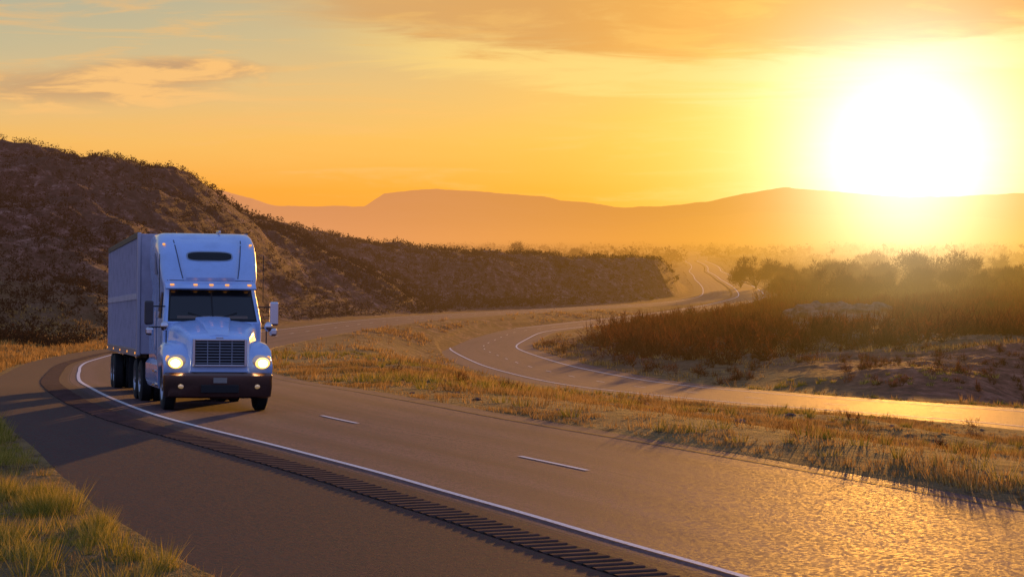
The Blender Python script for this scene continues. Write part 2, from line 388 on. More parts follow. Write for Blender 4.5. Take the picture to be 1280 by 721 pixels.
# ---------------- foliage ----------------
def leafmat(name,cols,trans=.4,scale=.3,haze=True):
    m,nb,p,fin=mat(name,haze); g=nb.new('ShaderNodeNewGeometry')
    r=nb.m('ADD',nb.m('MULTIPLY',g.outputs['Random Per Island'],.5),nb.m('MULTIPLY',nb.noise(g.outputs['Position'],scale,2,.6),.5))
    st=[(.25+.5*i/(len(cols)-1),c) for i,c in enumerate(cols)]
    c=nb.ramp(r,st).outputs[0]
    d=nb.new('ShaderNodeBsdfDiffuse'); t=nb.new('ShaderNodeBsdfTranslucent'); mx=nb.new('ShaderNodeMixShader'); mx.inputs[0].default_value=trans
    nb.l.new(c,d.inputs[0]); nb.l.new(c,t.inputs[0]); nb.l.new(d.outputs[0],mx.inputs[1]); nb.l.new(t.outputs[0],mx.inputs[2])
    fin(mx.outputs[0]); return m
m_dry=leafmat('dry_grass',[(.13,.075,.018),(.34,.20,.055),(.52,.34,.11)],.6,.25)
m_grn=leafmat('verge_grass',[(.09,.10,.012),(.26,.22,.03),(.54,.38,.10)],.6,.6)
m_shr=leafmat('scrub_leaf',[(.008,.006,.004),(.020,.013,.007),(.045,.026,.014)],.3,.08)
m_brush=leafmat('bare_brush',[(.045,.014,.007),(.10,.034,.014),(.18,.070,.022)],.45,.05)
m_tw=leafmat('cottonwood_twig',[(.04,.018,.007),(.09,.04,.013),(.15,.075,.025)],.45,.05)
def blades(name,X,Y,nper,hgt,wid,spread,mtl,lean=.5):
    N=len(X); Zc=ground(X,Y)
    M=N*nper; cx=np.repeat(X,nper); cy=np.repeat(Y,nper); cz=np.repeat(Zc,nper); h=np.repeat(hgt,nper)*rng.uniform(.45,1.1,M)
    sp_=np.repeat(spread,nper); w=np.repeat(wid,nper)*rng.uniform(.6,1.2,M)
    a=rng.uniform(0,6.283,M); rr=np.sqrt(rng.uniform(0,1,M))*sp_
    bx=cx+np.cos(a)*rr; by=cy+np.sin(a)*rr
    ln=lean*rng.uniform(.2,1.1,M)*h; tx=bx+np.cos(a)*ln; ty=by+np.sin(a)*ln
    b2=rng.uniform(-1.2,1.2,M); wx=np.cos(b2)*w/2; wy=np.sin(b2)*w/2
    V=np.empty((M,3,3)); V[:,0]=np.stack([bx-wx,by-wy,cz-.03],-1); V[:,1]=np.stack([bx+wx,by+wy,cz-.03],-1); V[:,2]=np.stack([tx,ty,cz+h],-1)
    return npmesh(name,V.reshape(-1,3),np.arange(M*3).reshape(-1,3),mtl)
def field(N,pxr,dr,dens,cond,logd=True,gap=.12):
    p_=rng.uniform(pxr[0],pxr[1],N); d=np.exp(rng.uniform(math.log(dr[0]),math.log(dr[1]),N)) if logd else np.sqrt(rng.uniform(dr[0]**2,dr[1]**2,N))
    X=(p_-640)/F*d; s1,_=road1(X,d); s2,_=road2(X,d)
    k=(np.where(s1<0,-s1-wo(d),s1-WI)>gap)&(np.abs(s2)-HW2>.15)&cond(X,d,s1,s2)
    if dens is not None: k&=rng.uniform(0,1,N)<dens(X,d)
    return X[k],d[k]
X,Y=field(52000,(250,1400),(36,150),lambda X,Y:.08+.92*sstep(fbm(X/3.,Y/6.,4,51),-.12,.35),lambda X,Y,s1,s2:(s1>0),False)
big=sstep(fbm(X/1.5,Y/3,3,90),.0,.5)
blades('dry_grass',X,Y,8,.09+.24*big*rng.uniform(.5,1.3,len(X))+.04*rng.uniform(0,1,len(X)),.012+Y*.00016,.09+.12*big,m_dry,.7)
X,Y=field(5200,(250,1400),(36,190),lambda X,Y:sstep(fbm(X/5.,Y/9.,3,61),.0,.4)*.5,lambda X,Y,s1,s2:(s1>WI+1),False)
blades('green_grass_tufts',X,Y,26,rng.uniform(.16,.42,len(X)),.014+Y*.00018,rng.uniform(.08,.25,len(X)),m_grn,.8)
X,Y=field(30000,(0,1400),(150,520),lambda X,Y:.06+.94*sstep(fbm(X/6.,Y/14.,4,52),-.05,.4),lambda X,Y,s1,s2:((s1>0)&(s2<HW2+25)|(Y<230))&~((s2>HW2+2)&(Y<210)&(X>20)&(Y>155)),True)
blades('dry_grass',X,Y,7,rng.uniform(.2,.55,len(X)),.03+Y*.00022,.3+0*X,m_dry,.7)
X,Y=field(9000,(-150,260),(90,230),None,lambda X,Y,s1,s2:(s1<0),True)
blades('dry_grass',X,Y,9,rng.uniform(.12,.38,len(X)),.03+Y*.0002,.2+0*X,m_dry,.7)
X,Y=field(24000,(-500,420),(24,75),lambda X,Y:.04+.96*sstep(fbm(X/.9,Y/1.4,4,71),-.08,.30),lambda X,Y,s1,s2:(s1<0),False,.02)
big=sstep(fbm(X/.7,Y/1.1,3,95),-.15,.4)
blades('verge_grass',X,Y,24,.06+.32*big*rng.uniform(.5,1.2,len(X)),.010+0*X,.04+.10*big,m_grn,.9)
X,Y=field(12000,(-500,460),(24,75),None,lambda X,Y,s1,s2:(s1<0)&(s1>-9-wo(Y)),False,-.10)
blades('dry_grass',X,Y,8,rng.uniform(.03,.15,len(X)),.009+0*X,.1+0*X,m_dry,1.0)

def cloud(name,X,Y,rad,hgt,nl,leaf,mtl,twig=0.,zoff=0.,base=.15):
    N=len(X); Z=ground(X,Y)+zoff; L=5
    lx=rng.uniform(-.65,.65,(N,L)); ly=rng.uniform(-.65,.65,(N,L)); lz=rng.uniform(base,.75,(N,L)); lr=rng.uniform(.25,.5,(N,L))
    M=N*nl; idn=np.repeat(np.arange(N),nl); li=rng.integers(0,L,M)
    v=rng.normal(size=(M,3)); v/=np.linalg.norm(v,axis=1)[:,None]; r=rng.uniform(.35,1,M)**.5*lr[idn,li]
    c_=np.stack([X[idn]+(lx[idn,li]+v[:,0]*r)*rad[idn],Y[idn]+(ly[idn,li]+v[:,1]*r)*rad[idn],Z[idn]+np.maximum(lz[idn,li]+v[:,2]*r*1.1,.0)*hgt[idn]],-1)
    ls=leaf[idn]*rng.uniform(.5,1.4,M)
    if twig>0:
        dr=v*.8+np.array([0,0,.8])+rng.normal(size=(M,3))*.35; dr/=np.linalg.norm(dr,axis=1)[:,None]
        sd=np.cross(dr,rng.normal(size=(M,3))); sd/=np.linalg.norm(sd,axis=1)[:,None]
        V=np.stack([c_-sd*(ls*.06)[:,None]-dr*(ls*.5)[:,None],c_+sd*(ls*.06)[:,None]-dr*(ls*.5)[:,None],c_+dr*(ls*twig)[:,None]],1)
    else:
        a_=rng.normal(size=(M,3)); b_=rng.normal(size=(M,3))
        a_/=np.linalg.norm(a_,axis=1)[:,None]; b_/=np.linalg.norm(b_,axis=1)[:,None]
        V=np.stack([c_-a_*ls[:,None]*.5,c_+a_*ls[:,None]*.5,c_+b_*ls[:,None]*.7],1)
    return npmesh(name,V.reshape(-1,3),np.arange(M*3).reshape(-1,3),mtl)
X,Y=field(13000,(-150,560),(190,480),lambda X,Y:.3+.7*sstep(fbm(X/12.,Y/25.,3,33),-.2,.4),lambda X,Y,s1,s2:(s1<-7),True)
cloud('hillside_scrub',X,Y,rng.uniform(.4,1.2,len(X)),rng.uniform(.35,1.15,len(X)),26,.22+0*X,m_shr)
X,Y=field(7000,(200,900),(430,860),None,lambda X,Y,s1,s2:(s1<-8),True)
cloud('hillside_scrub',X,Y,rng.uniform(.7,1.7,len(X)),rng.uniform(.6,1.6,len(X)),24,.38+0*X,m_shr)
def clear_rocks(X,Y): 
    p_=640+F*X/Y; return ~((p_>975)&(p_<1122)&(Y>300)&(Y<398))
X,Y=field(3000,(700,1450),(215,560),lambda X,Y:.5+.5*sstep(fbm(X/14.,Y/30.,3,44),-.25,.3),lambda X,Y,s1,s2:(s2>HW2+7)&clear_rocks(X,Y)&~((Y<235)&(X>22)),False)
cloud('desert_brush',X,Y,rng.uniform(1.2,2.8,len(X)),rng.uniform(.9,2.5,len(X)),140,.65+0*X,m_brush,.9,base=.0)
X,Y=field(420,(640,1350),(150,320),None,lambda X,Y,s1,s2:(s2>HW2+1.5)&(s2<HW2+16)&~((Y<205)&(X>20)),False)
cloud('desert_brush',X,Y,rng.uniform(.5,1.2,len(X)),rng.uniform(.4,1.2,len(X)),110,.3+0*X,m_brush,.9,base=.0)
X,Y=field(130,(1050,1450),(165,235),None,lambda X,Y,s1,s2:(s2>HW2+6),True)
cloud('desert_brush',X,Y,rng.uniform(.3,.9,len(X)),rng.uniform(.3,.8,len(X)),110,.25+0*X,m_brush,.9,base=.0)
X,Y=field(60,(330,1280),(60,420),None,lambda X,Y,s1,s2:(s1>WI+5)&(s2<-HW2-1),True)
cloud('sagebrush',X,Y,rng.uniform(.3,.7,len(X)),rng.uniform(.25,.5,len(X)),160,.16+0*X,m_brush,.9,base=.0)
X,Y=field(3600,(560,1500),(560,3000),None,lambda X,Y,s1,s2:(s1<-12)&(Y>1000)|(s2>14),True)
cloud('valley_brush',X,Y,rng.uniform(3,8,len(X)),rng.uniform(1.5,4.8,len(X)),50,1.4+0*X,m_brush,.9,base=.0)
X,Y=field(1500,(300,1600),(2200,6500),lambda X,Y:.1+.9*sstep(fbm(X/120.,Y/500.,3,45),-.1,.3),lambda X,Y,s1,s2:X<1e9,True)
cloud('distant_trees',X,Y,rng.uniform(8,18,len(X)),rng.uniform(5,14,len(X)),40,4.+0*X,m_tw,base=.0)
TR=[]
for pxc,d,h in [(925,900,9),(945,880,13),(965,890,11),(985,800,8),(1005,760,8),(1030,740,10.5),(1055,720,9.5),(1080,760,12),(1100,700,9),(1120,690,10.5),(1140,700,13),(1165,680,12),(1188,700,13),(1210,690,11),(1232,720,8),(1255,760,6),(1010,640,6.5),(1060,620,6),(1110,610,6.5),(1150,600,8),(1195,610,7),(1230,640,6),(975,700,7),(655,1500,15),(630,1600,10),(605,1700,11),(690,1900,11),(720,2000,12),(1040,1100,12),(1090,1200,13),(1290,700,8),(1330,720,10),(1150,1100,13),(1250,1200,12)]:
    TR.append(((pxc-640)/F*d,d,h))
for i in range(80):
    d=rng.uniform(560,1150); TR.append(((rng.uniform(975,1400)-640)/F*d,d,rng.uniform(4,8.5)))
TR=np.array(TR)
gz=ground(TR[:,0],TR[:,1])
bm_,nb_,pp,fn=mat('bark'); pp.inputs['Base Color'].default_value=(.06,.035,.02,1); pp.inputs['Roughness'].default_value=.9; fn(pp.outputs[0])
TV=[];TF=[]
def limb(p0,p1_,r0,r1_):
    p0=np.array(p0,float);p1_=np.array(p1_,float);d=p1_-p0;d/=np.linalg.norm(d)+1e-9
    s=np.cross(d,[.3,.9,.1]);s/=np.linalg.norm(s);t=np.cross(d,s);k0=len(TV)
    for q,r in ((p0,r0),(p1_,r1_)):
        for j in range(5):
            a_=j*1.2566; TV.append(q+(s*math.cos(a_)+t*math.sin(a_))*r)
    for j in range(5): TF.append((k0+j,k0+(j+1)%5,k0+5+(j+1)%5,k0+5+j))
CL=[]
for (x,y,h),z in zip(TR,gz):
    base=np.array([x,y,z-.3]); fork=base+[rng.uniform(-.5,.5),0,h*rng.uniform(.08,.18)]
    limb(base,fork,h*.03,h*.022)
    for kx in range(rng.integers(7,10)):
        a_=rng.uniform(0,6.28); rr=h*rng.uniform(.12,.48); e=fork+np.array([math.cos(a_)*rr,math.sin(a_)*rr,h*rng.uniform(.12,.62)])
        limb(fork,e,h*.014,h*.005); CL.append((*e,h*rng.uniform(.13,.22)))
        for q in range(3):
            e2=e+np.array([rng.normal()*h*.12,rng.normal()*h*.12,h*rng.uniform(.0,.16)]); limb(e,e2,h*.005,h*.002); CL.append((*e2,h*rng.uniform(.08,.15)))
CL=np.array(CL); nt=85; M=len(CL)*nt; idn=np.repeat(np.arange(len(CL)),nt)
v=rng.normal(size=(M,3)); v/=np.linalg.norm(v,axis=1)[:,None]
c_=CL[idn,:3]+v*(rng.uniform(.1,1,M)**.5*CL[idn,3])[:,None]
dr=v+np.array([0,0,.6])+rng.normal(size=(M,3))*.4; dr/=np.linalg.norm(dr,axis=1)[:,None]
sd=np.cross(dr,rng.normal(size=(M,3))); sd/=np.linalg.norm(sd,axis=1)[:,None]; ls=rng.uniform(.5,1.4,M)*np.clip(CL[idn,1]/800,1,2)
Vt=np.stack([c_-sd*(ls*.06)[:,None],c_+sd*(ls*.06)[:,None],c_+dr*ls[:,None]],1).reshape(-1,3)
ct=npmesh('cottonwood_trees',Vt,np.arange(M*3).reshape(-1,3),m_tw)
npmesh('trunks_and_limbs',np.array(TV),np.array(TF),bm_,False,ct)
m_rk,nb,p,fin=mat('outcrop_rock'); g=nb.new('ShaderNodeNewGeometry'); nn=nb.noise(g.outputs['Position'],.9,7,.65)
nb.l.new(nb.ramp(nn,[(.35,(.06,.025,.015)),(.6,(.28,.13,.07))]).outputs[0],p.inputs['Base Color']); p.inputs['Roughness'].default_value=.9; fin(p.outputs[0])
def rocks(name,lst,seed):
    bm=bmesh.new(); r2_=np.random.default_rng(seed)
    for (pxc,d,w,h) in lst:
        x=(pxc-640)/F*d; z=float(ground(np.array([x]),np.array([d]))[0])
        ret=bmesh.ops.create_icosphere(bm,subdivisions=4,radius=1)
        ph=r2_.uniform(0,10)
        for vv in ret['verts']:
            c0=vv.co.copy(); nn_=float(fbm(np.array([c0.x*1.6+ph+c0.z]),np.array([c0.y*1.6+c0.z*1.7]),4,seed)[0])
            st=1+.45*nn_; q=c0*st
            q.z=math.copysign(abs(q.z)**.75,q.z)
            vv.co=Vector((x+q.x*w,d+q.y*w*.8,z+q.z*h))
    me=bpy.data.meshes.new(name); bm.to_mesh(me); bm.free(); me.materials.append(m_rk); link(bpy.data.objects.new(name,me))
rocks('rock_outcrop',[(1000,380,2.6,2.0),(1020,378,3.2,2.5),(1045,380,2.8,2.3),(1072,372,3.0,2.0),(1096,376,2.6,1.7),(1035,362,2.0,1.2),(1085,360,2.1,1.1),(1060,352,1.7,.9)],4)
r3=np.random.default_rng(3); bm=bmesh.new()
for i in range(60):
    pxc=r3.uniform(400,1280); d=r3.uniform(60,150); x=(pxc-640)/F*d
    a1,_z=road1(np.array([x]),np.array([d])); a2,_z=road2(np.array([x]),np.array([d]))
    if a1[0]<WI+1 or abs(a2[0])<HW2+1: continue
    z=float(ground(np.array([x]),np.array([d]))[0]); r=r3.uniform(.05,.16)
    ret=bmesh.ops.create_icosphere(bm,subdivisions=2,radius=1)
    for vv in ret['verts']: 
        k=1+r3.uniform(-.18,.18); vv.co=Vector((x+vv.co.x*r*1.3*k,d+vv.co.y*r*k,z+vv.co.z*r*.7*k))
me=bpy.data.meshes.new('stones'); bm.to_mesh(me); bm.free(); me.materials.append(m_rk); link(bpy.data.objects.new('stones',me))

# ---------------- truck ----------------
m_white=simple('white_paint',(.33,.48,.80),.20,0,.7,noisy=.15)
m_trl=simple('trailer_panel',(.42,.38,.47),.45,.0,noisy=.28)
m_blk=simple('black_plastic',(.010,.010,.011),.5,spec=.3)
m_glass=simple('dark_glass',(.008,.008,.010),.06,0,.4,spec=.35)
m_chr=simple('chrome',(.50,.50,.56),.14,1.)
m_chd=simple('grille_metal',(.26,.29,.36),.3,.9)
m_tire=simple('tire_rubber',(.012,.011,.011),.85)
m_alu=simple('wheel_aluminium',(.35,.35,.38),.3,.9)
m_head=simple('headlight_lit',(1,.9,.7),.2,emis=(1,.78,.38),es=30)
m_ref=simple('headlight_reflector',(.8,.6,.3),.2,.5,emis=(1,.50,.10),es=2.6)  # emission stands in for the glow around the lit bulb
m_hous=simple('headlight_housing',(.4,.4,.42),.12,.4,emis=(1,.6,.2),es=.15)  # weak emission paints the outer headlight glow onto the housing
m_fog=simple('fog_lamp_faint_glow',(.4,.35,.3),.15,.5,emis=(1,.6,.2),es=.2)  # fog lamp lens with a weak warm glow put in as emission
m_amb=simple('amber_lamp',(1,.4,.05),.3,emis=(1,.36,.05),es=1.2)
m_int=simple('cab_interior',(.12,.08,.06),.7)
m_rail=simple('rail_dark',(.04,.03,.035),.5); m_rail2=simple('rail_alu',(.30,.25,.28),.4,.4); m_post=simple('post_alu',(.36,.34,.40),.35,.7)
m_seam=simple('panel_seam',(.06,.08,.14),.5)
def empty(name,parent=None):
    e=bpy.data.objects.new(name,None); scene.collection.objects.link(e)
    if parent: e.parent=parent
    return e
truck=empty('semi_truck'); tractor=empty('tractor',truck); trailer=empty('trailer',truck)
def sec_z(z,w,yf,yr,r,bow):
    pts=[]; xs=np.linspace(-(w-r),w-r,13)
    for x in xs: pts.append((x,yf+bow*(x/w)**2,z))
    yc=yf+bow*((w-r)/w)**2
    for a_ in np.linspace(-90,0,6)[1:]: pts.append((w-r+r*math.cos(math.radians(a_)),yc+r+r*math.sin(math.radians(a_)),z))
    rr=.06
    for a_ in np.linspace(0,90,4): pts.append((w-rr+rr*math.cos(math.radians(a_)),yr-rr+rr*math.sin(math.radians(a_)),z))
    for a_ in np.linspace(90,180,4): pts.append((-w+rr+rr*math.cos(math.radians(a_)),yr-rr+rr*math.sin(math.radians(a_)),z))
    for a_ in np.linspace(180,270,6)[:-1]: pts.append((-w+r+r*math.cos(math.radians(a_)),yc+r+r*math.sin(math.radians(a_)),z))
    return pts
def loft(name,secs,m_,parent,ang=30,bevel=0):
    V=[];Fc=[];n=len(secs[0])
    for s in secs: V+=s
    for i in range(len(secs)-1):
        for j in range(n): Fc.append((i*n+j,i*n+(j+1)%n,(i+1)*n+(j+1)%n,(i+1)*n+j))
    Fc.append(tuple(range(n))[::-1]); Fc.append(tuple(range((len(secs)-1)*n,len(secs)*n)))
    return pymesh(name,V,Fc,m_,parent,True,ang,bevel)
def box(name,x0,x1,y0,y1,z0,z1,m_,parent,bevel=.01):
    V=[(x,y,z) for x in (x0,x1) for y in (y0,y1) for z in (z0,z1)]
    Fc=[(0,1,3,2),(4,6,7,5),(0,4,5,1),(2,3,7,6),(0,2,6,4),(1,5,7,3)]
    return pymesh(name,V,Fc,m_,parent,bevel=bevel)
CAB=[(.72,1.08,1.55,4.85,.08,.04),(1.2,1.12,1.5,4.85,.1,.05),(1.95,1.12,1.42,4.85,.12,.12),(2.02,1.11,1.46,4.85,.12,.13),(2.70,1.04,1.92,4.85,.15,.15),
 (2.82,1.06,1.92,4.85,.18,.16),(2.95,1.09,1.98,4.85,.2,.16),(3.2,1.11,2.14,4.85,.24,.16),(3.5,1.12,2.36,4.85,.28,.16),(3.75,1.11,2.60,4.85,.32,.16),(3.9,1.08,2.82,4.85,.34,.16),(3.98,1.03,3.05,4.83,.34,.14),(4.01,.95,3.3,4.8,.34,.1)]
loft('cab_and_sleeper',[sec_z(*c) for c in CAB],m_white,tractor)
CA=np.array(CAB)
def cabf(x,z):
    w,yf,bow=(np.interp(z,CA[:,0],CA[:,i]) for i in (1,2,5)); return yf+bow*(x/w)**2
def patch(name,fn_hw,z0,z1,off,m_,nx=14,nz=6,x0=-1,x1=1):
    V=[]
    for i in range(nz):
        z=z0+(z1-z0)*i/(nz-1); h=fn_hw(z)
        for j in range(nx):
            x=(x0+(x1-x0)*j/(nx-1))*h; V.append((x,float(cabf(x,z))-off,z))
    return pymesh(name,V,gridfaces(nz,nx),m_,tractor,True,60)
patch('windshield_seal',lambda z:np.interp(z,[1.99,2.72],[1.01,.93]),1.985,2.72,.012,m_blk)
patch('windshield',lambda z:np.interp(z,[2.02,2.69],[.97,.89]),2.03,2.69,.020,m_glass)
patch('windshield_divider_bar',lambda z:.018,2.03,2.69,.028,m_blk,3,6)
patch('dashboard',lambda z:.8,2.05,2.11,.024,m_int,8,2)
for sx in (-1,1):
    pr=[(sx*.12,2.06),(sx*.55,2.20),(sx*.56,2.17),(sx*.13,2.03)]
    pymesh('wiper',[(x,float(cabf(x,z))-.035,z) for x,z in pr],[(0,1,2,3)],m_blk,tractor)
cp=[]
for z in np.linspace(2.90,3.86,14):
    h=np.interp(z,[2.9,3.2,3.86],[.60,.66,.76]); t=.11*math.sin(math.pi*min(1,max(0,(z-2.9)/.96)))**.35
    cp.append([(x,float(cabf(x,z))-t*(1-abs(x/h)**14) ,z) for x in np.linspace(-h,h,31)])
pymesh('fairing_panel',[p_ for r_ in cp for p_ in r_],gridfaces(14,31),m_white,tractor,True,25)
# dark edge creases beside the raised panel
for sx in (-1,1):
    V=[]
    for z in np.linspace(2.95,3.84,14):
        h=float(np.interp(z,[2.9,3.2,3.86],[.60,.66,.76]))
        for e_ in (.005,.03): V.append((sx*(h+e_),float(cabf(h+e_,z))-.004,z))
    pymesh('fairing_crease',V,gridfaces(14,2),m_seam,tractor)
def slot(name,hw,zc,hh,off,m_,pw=3.5):
    V=[]; 
    for a_ in np.linspace(0,2*math.pi,40,endpoint=False):
        ca,sa=math.cos(a_),math.sin(a_); x=hw*math.copysign(abs(ca)**(2/pw),ca); z=zc+hh*math.copysign(abs(sa)**(2/pw),sa)
        V.append((x,float(cabf(x,z))-off,z))
    k=len(V); V.append((0,float(cabf(0,zc))-off,zc)); 
    pymesh(name,V,[(i,(i+1)%k,k) for i in range(k)],m_,tractor)
slot('air_slot_rim',.53,3.47,.115,.122,m_chd); slot('air_slot',.50,3.47,.09,.130,m_blk)
V=[]
for zz in (2.90,2.918):
    for x in np.linspace(-.98,.98,21): V.append((x,float(cabf(x,zz))-.004,zz))
pymesh('fairing_seam',V,gridfaces(2,21),m_seam,tractor)
vis=[]
for z,yo in ((2.70,-.16),(2.73,-.20),(2.80,-.12),(2.86,.02)):
    vis.append([(x,float(cabf(0,z))+yo+.14*(x/1.05)**2,z) for x in np.linspace(-1.03,1.03,13)])
pymesh('sun_visor',[p_ for r_ in vis for p_ in r_],gridfaces(4,13),m_white,tractor,True,50)
for x in (-.88,-.36,0,.36,.88):
    box('marker_lamp',x-.045,x+.045,float(cabf(0,2.8))-.15+.14*(x/1.05)**2,float(cabf(0,2.8))+.12*(x/1.05)**2,2.795,2.83,m_amb,tractor,.012)
for sx in (-1,1): box('marker_lamp',sx*1.0-.03,sx*1.0+.03,2.68,2.74,3.72,3.76,m_amb,tractor,.01)
def sec_y(y,wt,wb,zt,zb,r,crown):
    pts=[(-wb,y,zb),(wb,y,zb)]
    for a_ in np.linspace(0,90,6): pts.append((wt-r+r*math.cos(math.radians(a_)),y,zt-crown-r+r*math.sin(math.radians(a_))))
    for x in np.linspace(wt-r,-(wt-r),9)[1:-1]: pts.append((x,y,zt-crown*(x/(wt-r))**2))
    for a_ in np.linspace(90,180,6): pts.append((-(wt-r)+r*math.cos(math.radians(a_)),y,zt-crown-r+r*math.sin(math.radians(a_))))
    return pts
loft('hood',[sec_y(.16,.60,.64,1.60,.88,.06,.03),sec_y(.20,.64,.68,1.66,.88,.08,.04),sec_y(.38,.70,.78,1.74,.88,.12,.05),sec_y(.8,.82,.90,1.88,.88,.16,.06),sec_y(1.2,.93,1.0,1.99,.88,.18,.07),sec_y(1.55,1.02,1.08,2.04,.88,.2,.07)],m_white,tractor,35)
loft('hood_ridge',[sec_y(.24,.22,.3,1.70,1.4,.03,.02),sec_y(.8,.30,.4,1.95,1.6,.04,.02),sec_y(1.5,.40,.5,2.10,1.8,.04,.02)],m_white,tractor,25)
def fender(sx):
    prof=[(.20,.86),(.16,1.0),(.20,1.22),(.34,1.38),(.6,1.50),(1.0,1.56),(1.45,1.56),(1.8,1.5),(1.82,.62),(1.72,.62)]
    for a_ in np.linspace(5,170,12): prof.append((1.12+.60*math.cos(math.radians(a_)),.56+.60*math.sin(math.radians(a_))))
    prof.append((.42,.6))
    n_=len(prof); V=[]
    for (x,dz) in ((.62,0),(.98,0.0),(1.14,-.06),(1.21,-.16)):
        for y,z in prof:
            zz=z+(dz if z>1.1 else 0); yy=y+( (abs(x)-.62)**2*.55 if y<.5 else 0); V.append((sx*x,yy,zz))
    Fc=[]
    for i in range(3):
        for j in range(n_): Fc.append((i*n_+j,i*n_+(j+1)%n_,(i+1)*n_+(j+1)%n_,(i+1)*n_+j))
    Fc.append(tuple(range(n_))); Fc.append(tuple(range(3*n_,4*n_)))
    pymesh('fender',V,Fc,m_white,tractor,True,40,.012)
fender(1);fender(-1)
box('grille_back',-.56,.56,.125,.16,1.04,1.57,m_blk,tractor,.01)
for i in range(8):
    z=1.07+i*.064; box('grille_bar',-.54,.54,.095,.13,z,z+.018,m_chd,tractor,.005)
for x in (-.27,0,.27): box('grille_post',x-.01,x+.01,.10,.128,1.05,1.56,m_chd,tractor,.003)
for (a0,a1,c0,c1) in ((-.60,-.545,1.0,1.61),(.545,.60,1.0,1.61),(-.545,.545,1.565,1.61),(-.545,.545,1.0,1.045)): box('grille_frame',a0,a1,.075,.165,c0,c1,m_chr,tractor,.012)
box('hood_badge',-.08,.08,.15,.19,1.625,1.65,m_chr,tractor,.005)
loft('bumper',[sec_z(.30,1.14,.10,.55,.12,.30),sec_z(.34,1.19,.04,.55,.14,.30),sec_z(.55,1.21,.0,.55,.16,.30),sec_z(.80,1.21,.0,.55,.16,.30),sec_z(.86,1.18,.05,.55,.14,.30)],simple('bumper_chrome',(.16,.10,.085),.22,.9),tractor,30)
box('bumper_intake',-.42,.42,-.018,.06,.42,.60,m_blk,tractor,.015); box('licence_plate',-.15,.15,-.035,-.022,.64,.76,simple('plate',(.22,.20,.18),.5),tractor,.004)
def ell(name,cx,cy,cz,rx,ry,rz,m_,par=tractor):
    bm=bmesh.new(); bmesh.ops.create_uvsphere(bm,u_segments=20,v_segments=12,radius=1)
    for v in bm.verts: v.co=Vector((cx+v.co.x*rx,cy+v.co.y*ry,cz+v.co.z*rz))
    for f_ in bm.faces: f_.smooth=True
    me=bpy.data.meshes.new(name); bm.to_mesh(me); bm.free(); me.materials.append(m_); return link(bpy.data.objects.new(name,me),par)
for sx in (-1,1):
    ell('fog_lamp',sx*.84,.155,.56,.07,.04,.05,m_fog)
    ell('headlight_housing',sx*.92,.27,1.10,.25,.10,.16,m_hous)
    ell('headlight_reflector',sx*.96,.20,1.08,.165,.05,.125,m_ref)
    ell('headlight_bulb',sx*.97,.165,1.07,.10,.04,.08,m_head)
    ell('turn_lamp',sx*1.12,.36,1.16,.05,.08,.08,m_amb)
for sx in (-1,1):
    box('mirror',sx*1.42-.10,sx*1.42+.10,1.62,1.74,1.90,2.44,m_chr if sx>0 else m_rail,tractor,.04)
    box('convex_mirror',sx*1.40-.09,sx*1.40+.09,1.62,1.72,1.66,1.84,m_chr,tractor,.05)
    box('mirror_arm',min(sx*1.05,sx*1.42),max(sx*1.05,sx*1.42),1.70,1.74,2.30,2.33,m_blk,tractor,.01)
    box('mirror_arm_low',min(sx*1.05,sx*1.42),max(sx*1.05,sx*1.42),1.70,1.74,1.83,1.86,m_blk,tractor,.01)
    ell('hood_mirror',sx*1.16,.75,1.88,.09,.05,.11,m_chr)
    box('hood_mirror_stem',sx*1.12-.012,sx*1.12+.012,.76,.79,1.5,1.84,m_blk,tractor,.004)
    pymesh('door_glass',[(sx*1.128,1.95,2.05),(sx*1.128,2.75,2.05),(sx*1.065,2.75,2.64),(sx*1.065,2.15,2.64)],[(0,1,2,3)],m_glass,tractor)
    pymesh('sleeper_window',[(sx*1.122,3.0,3.05),(sx*1.122,3.55,3.05),(sx*1.126,3.55,3.55),(sx*1.126,3.25,3.50)],[(0,1,2,3)],m_glass,tractor)
    box('door_seam',sx*1.122-.004,sx*1.122+.004,2.92,2.94,.8,2.7,m_seam,tractor,.001)
    box('grab_handle',sx*1.15-.02,sx*1.15+.02,2.98,3.02,1.3,2.2,m_chr,tractor,.008)
    loft('fuel_tank_fairing',[[(sx*(.75+.0),y_,.45),(sx*1.14,y_,.45),(sx*1.2,y_,.6),(sx*1.2,y_,.98),(sx*1.12,y_,1.08),(sx*.75,y_,1.08)] for y_ in (1.95,2.05,4.6,4.7)],m_white,tractor,30)
    for i,z in enumerate((.5,.82)): box('step',sx*1.19-.05,sx*1.19+.05,2.1,2.7,z,z+.04,m_chr,tractor,.008)
box('roof_horn',.3,.36,3.1,3.6,4.02,4.08,m_chr,tractor,.02)
for x in (-1.18,1.18): box('antenna',x-.008,x+.008,1.8,1.816,2.42,3.5,m_blk,tractor,.002)
box('frame_rail',-.45,.45,.6,8.2,.55,.85,m_blk,tractor,.02)
box('front_axle',-.9,.9,1.05,1.2,.42,.55,m_blk,tractor,.02)
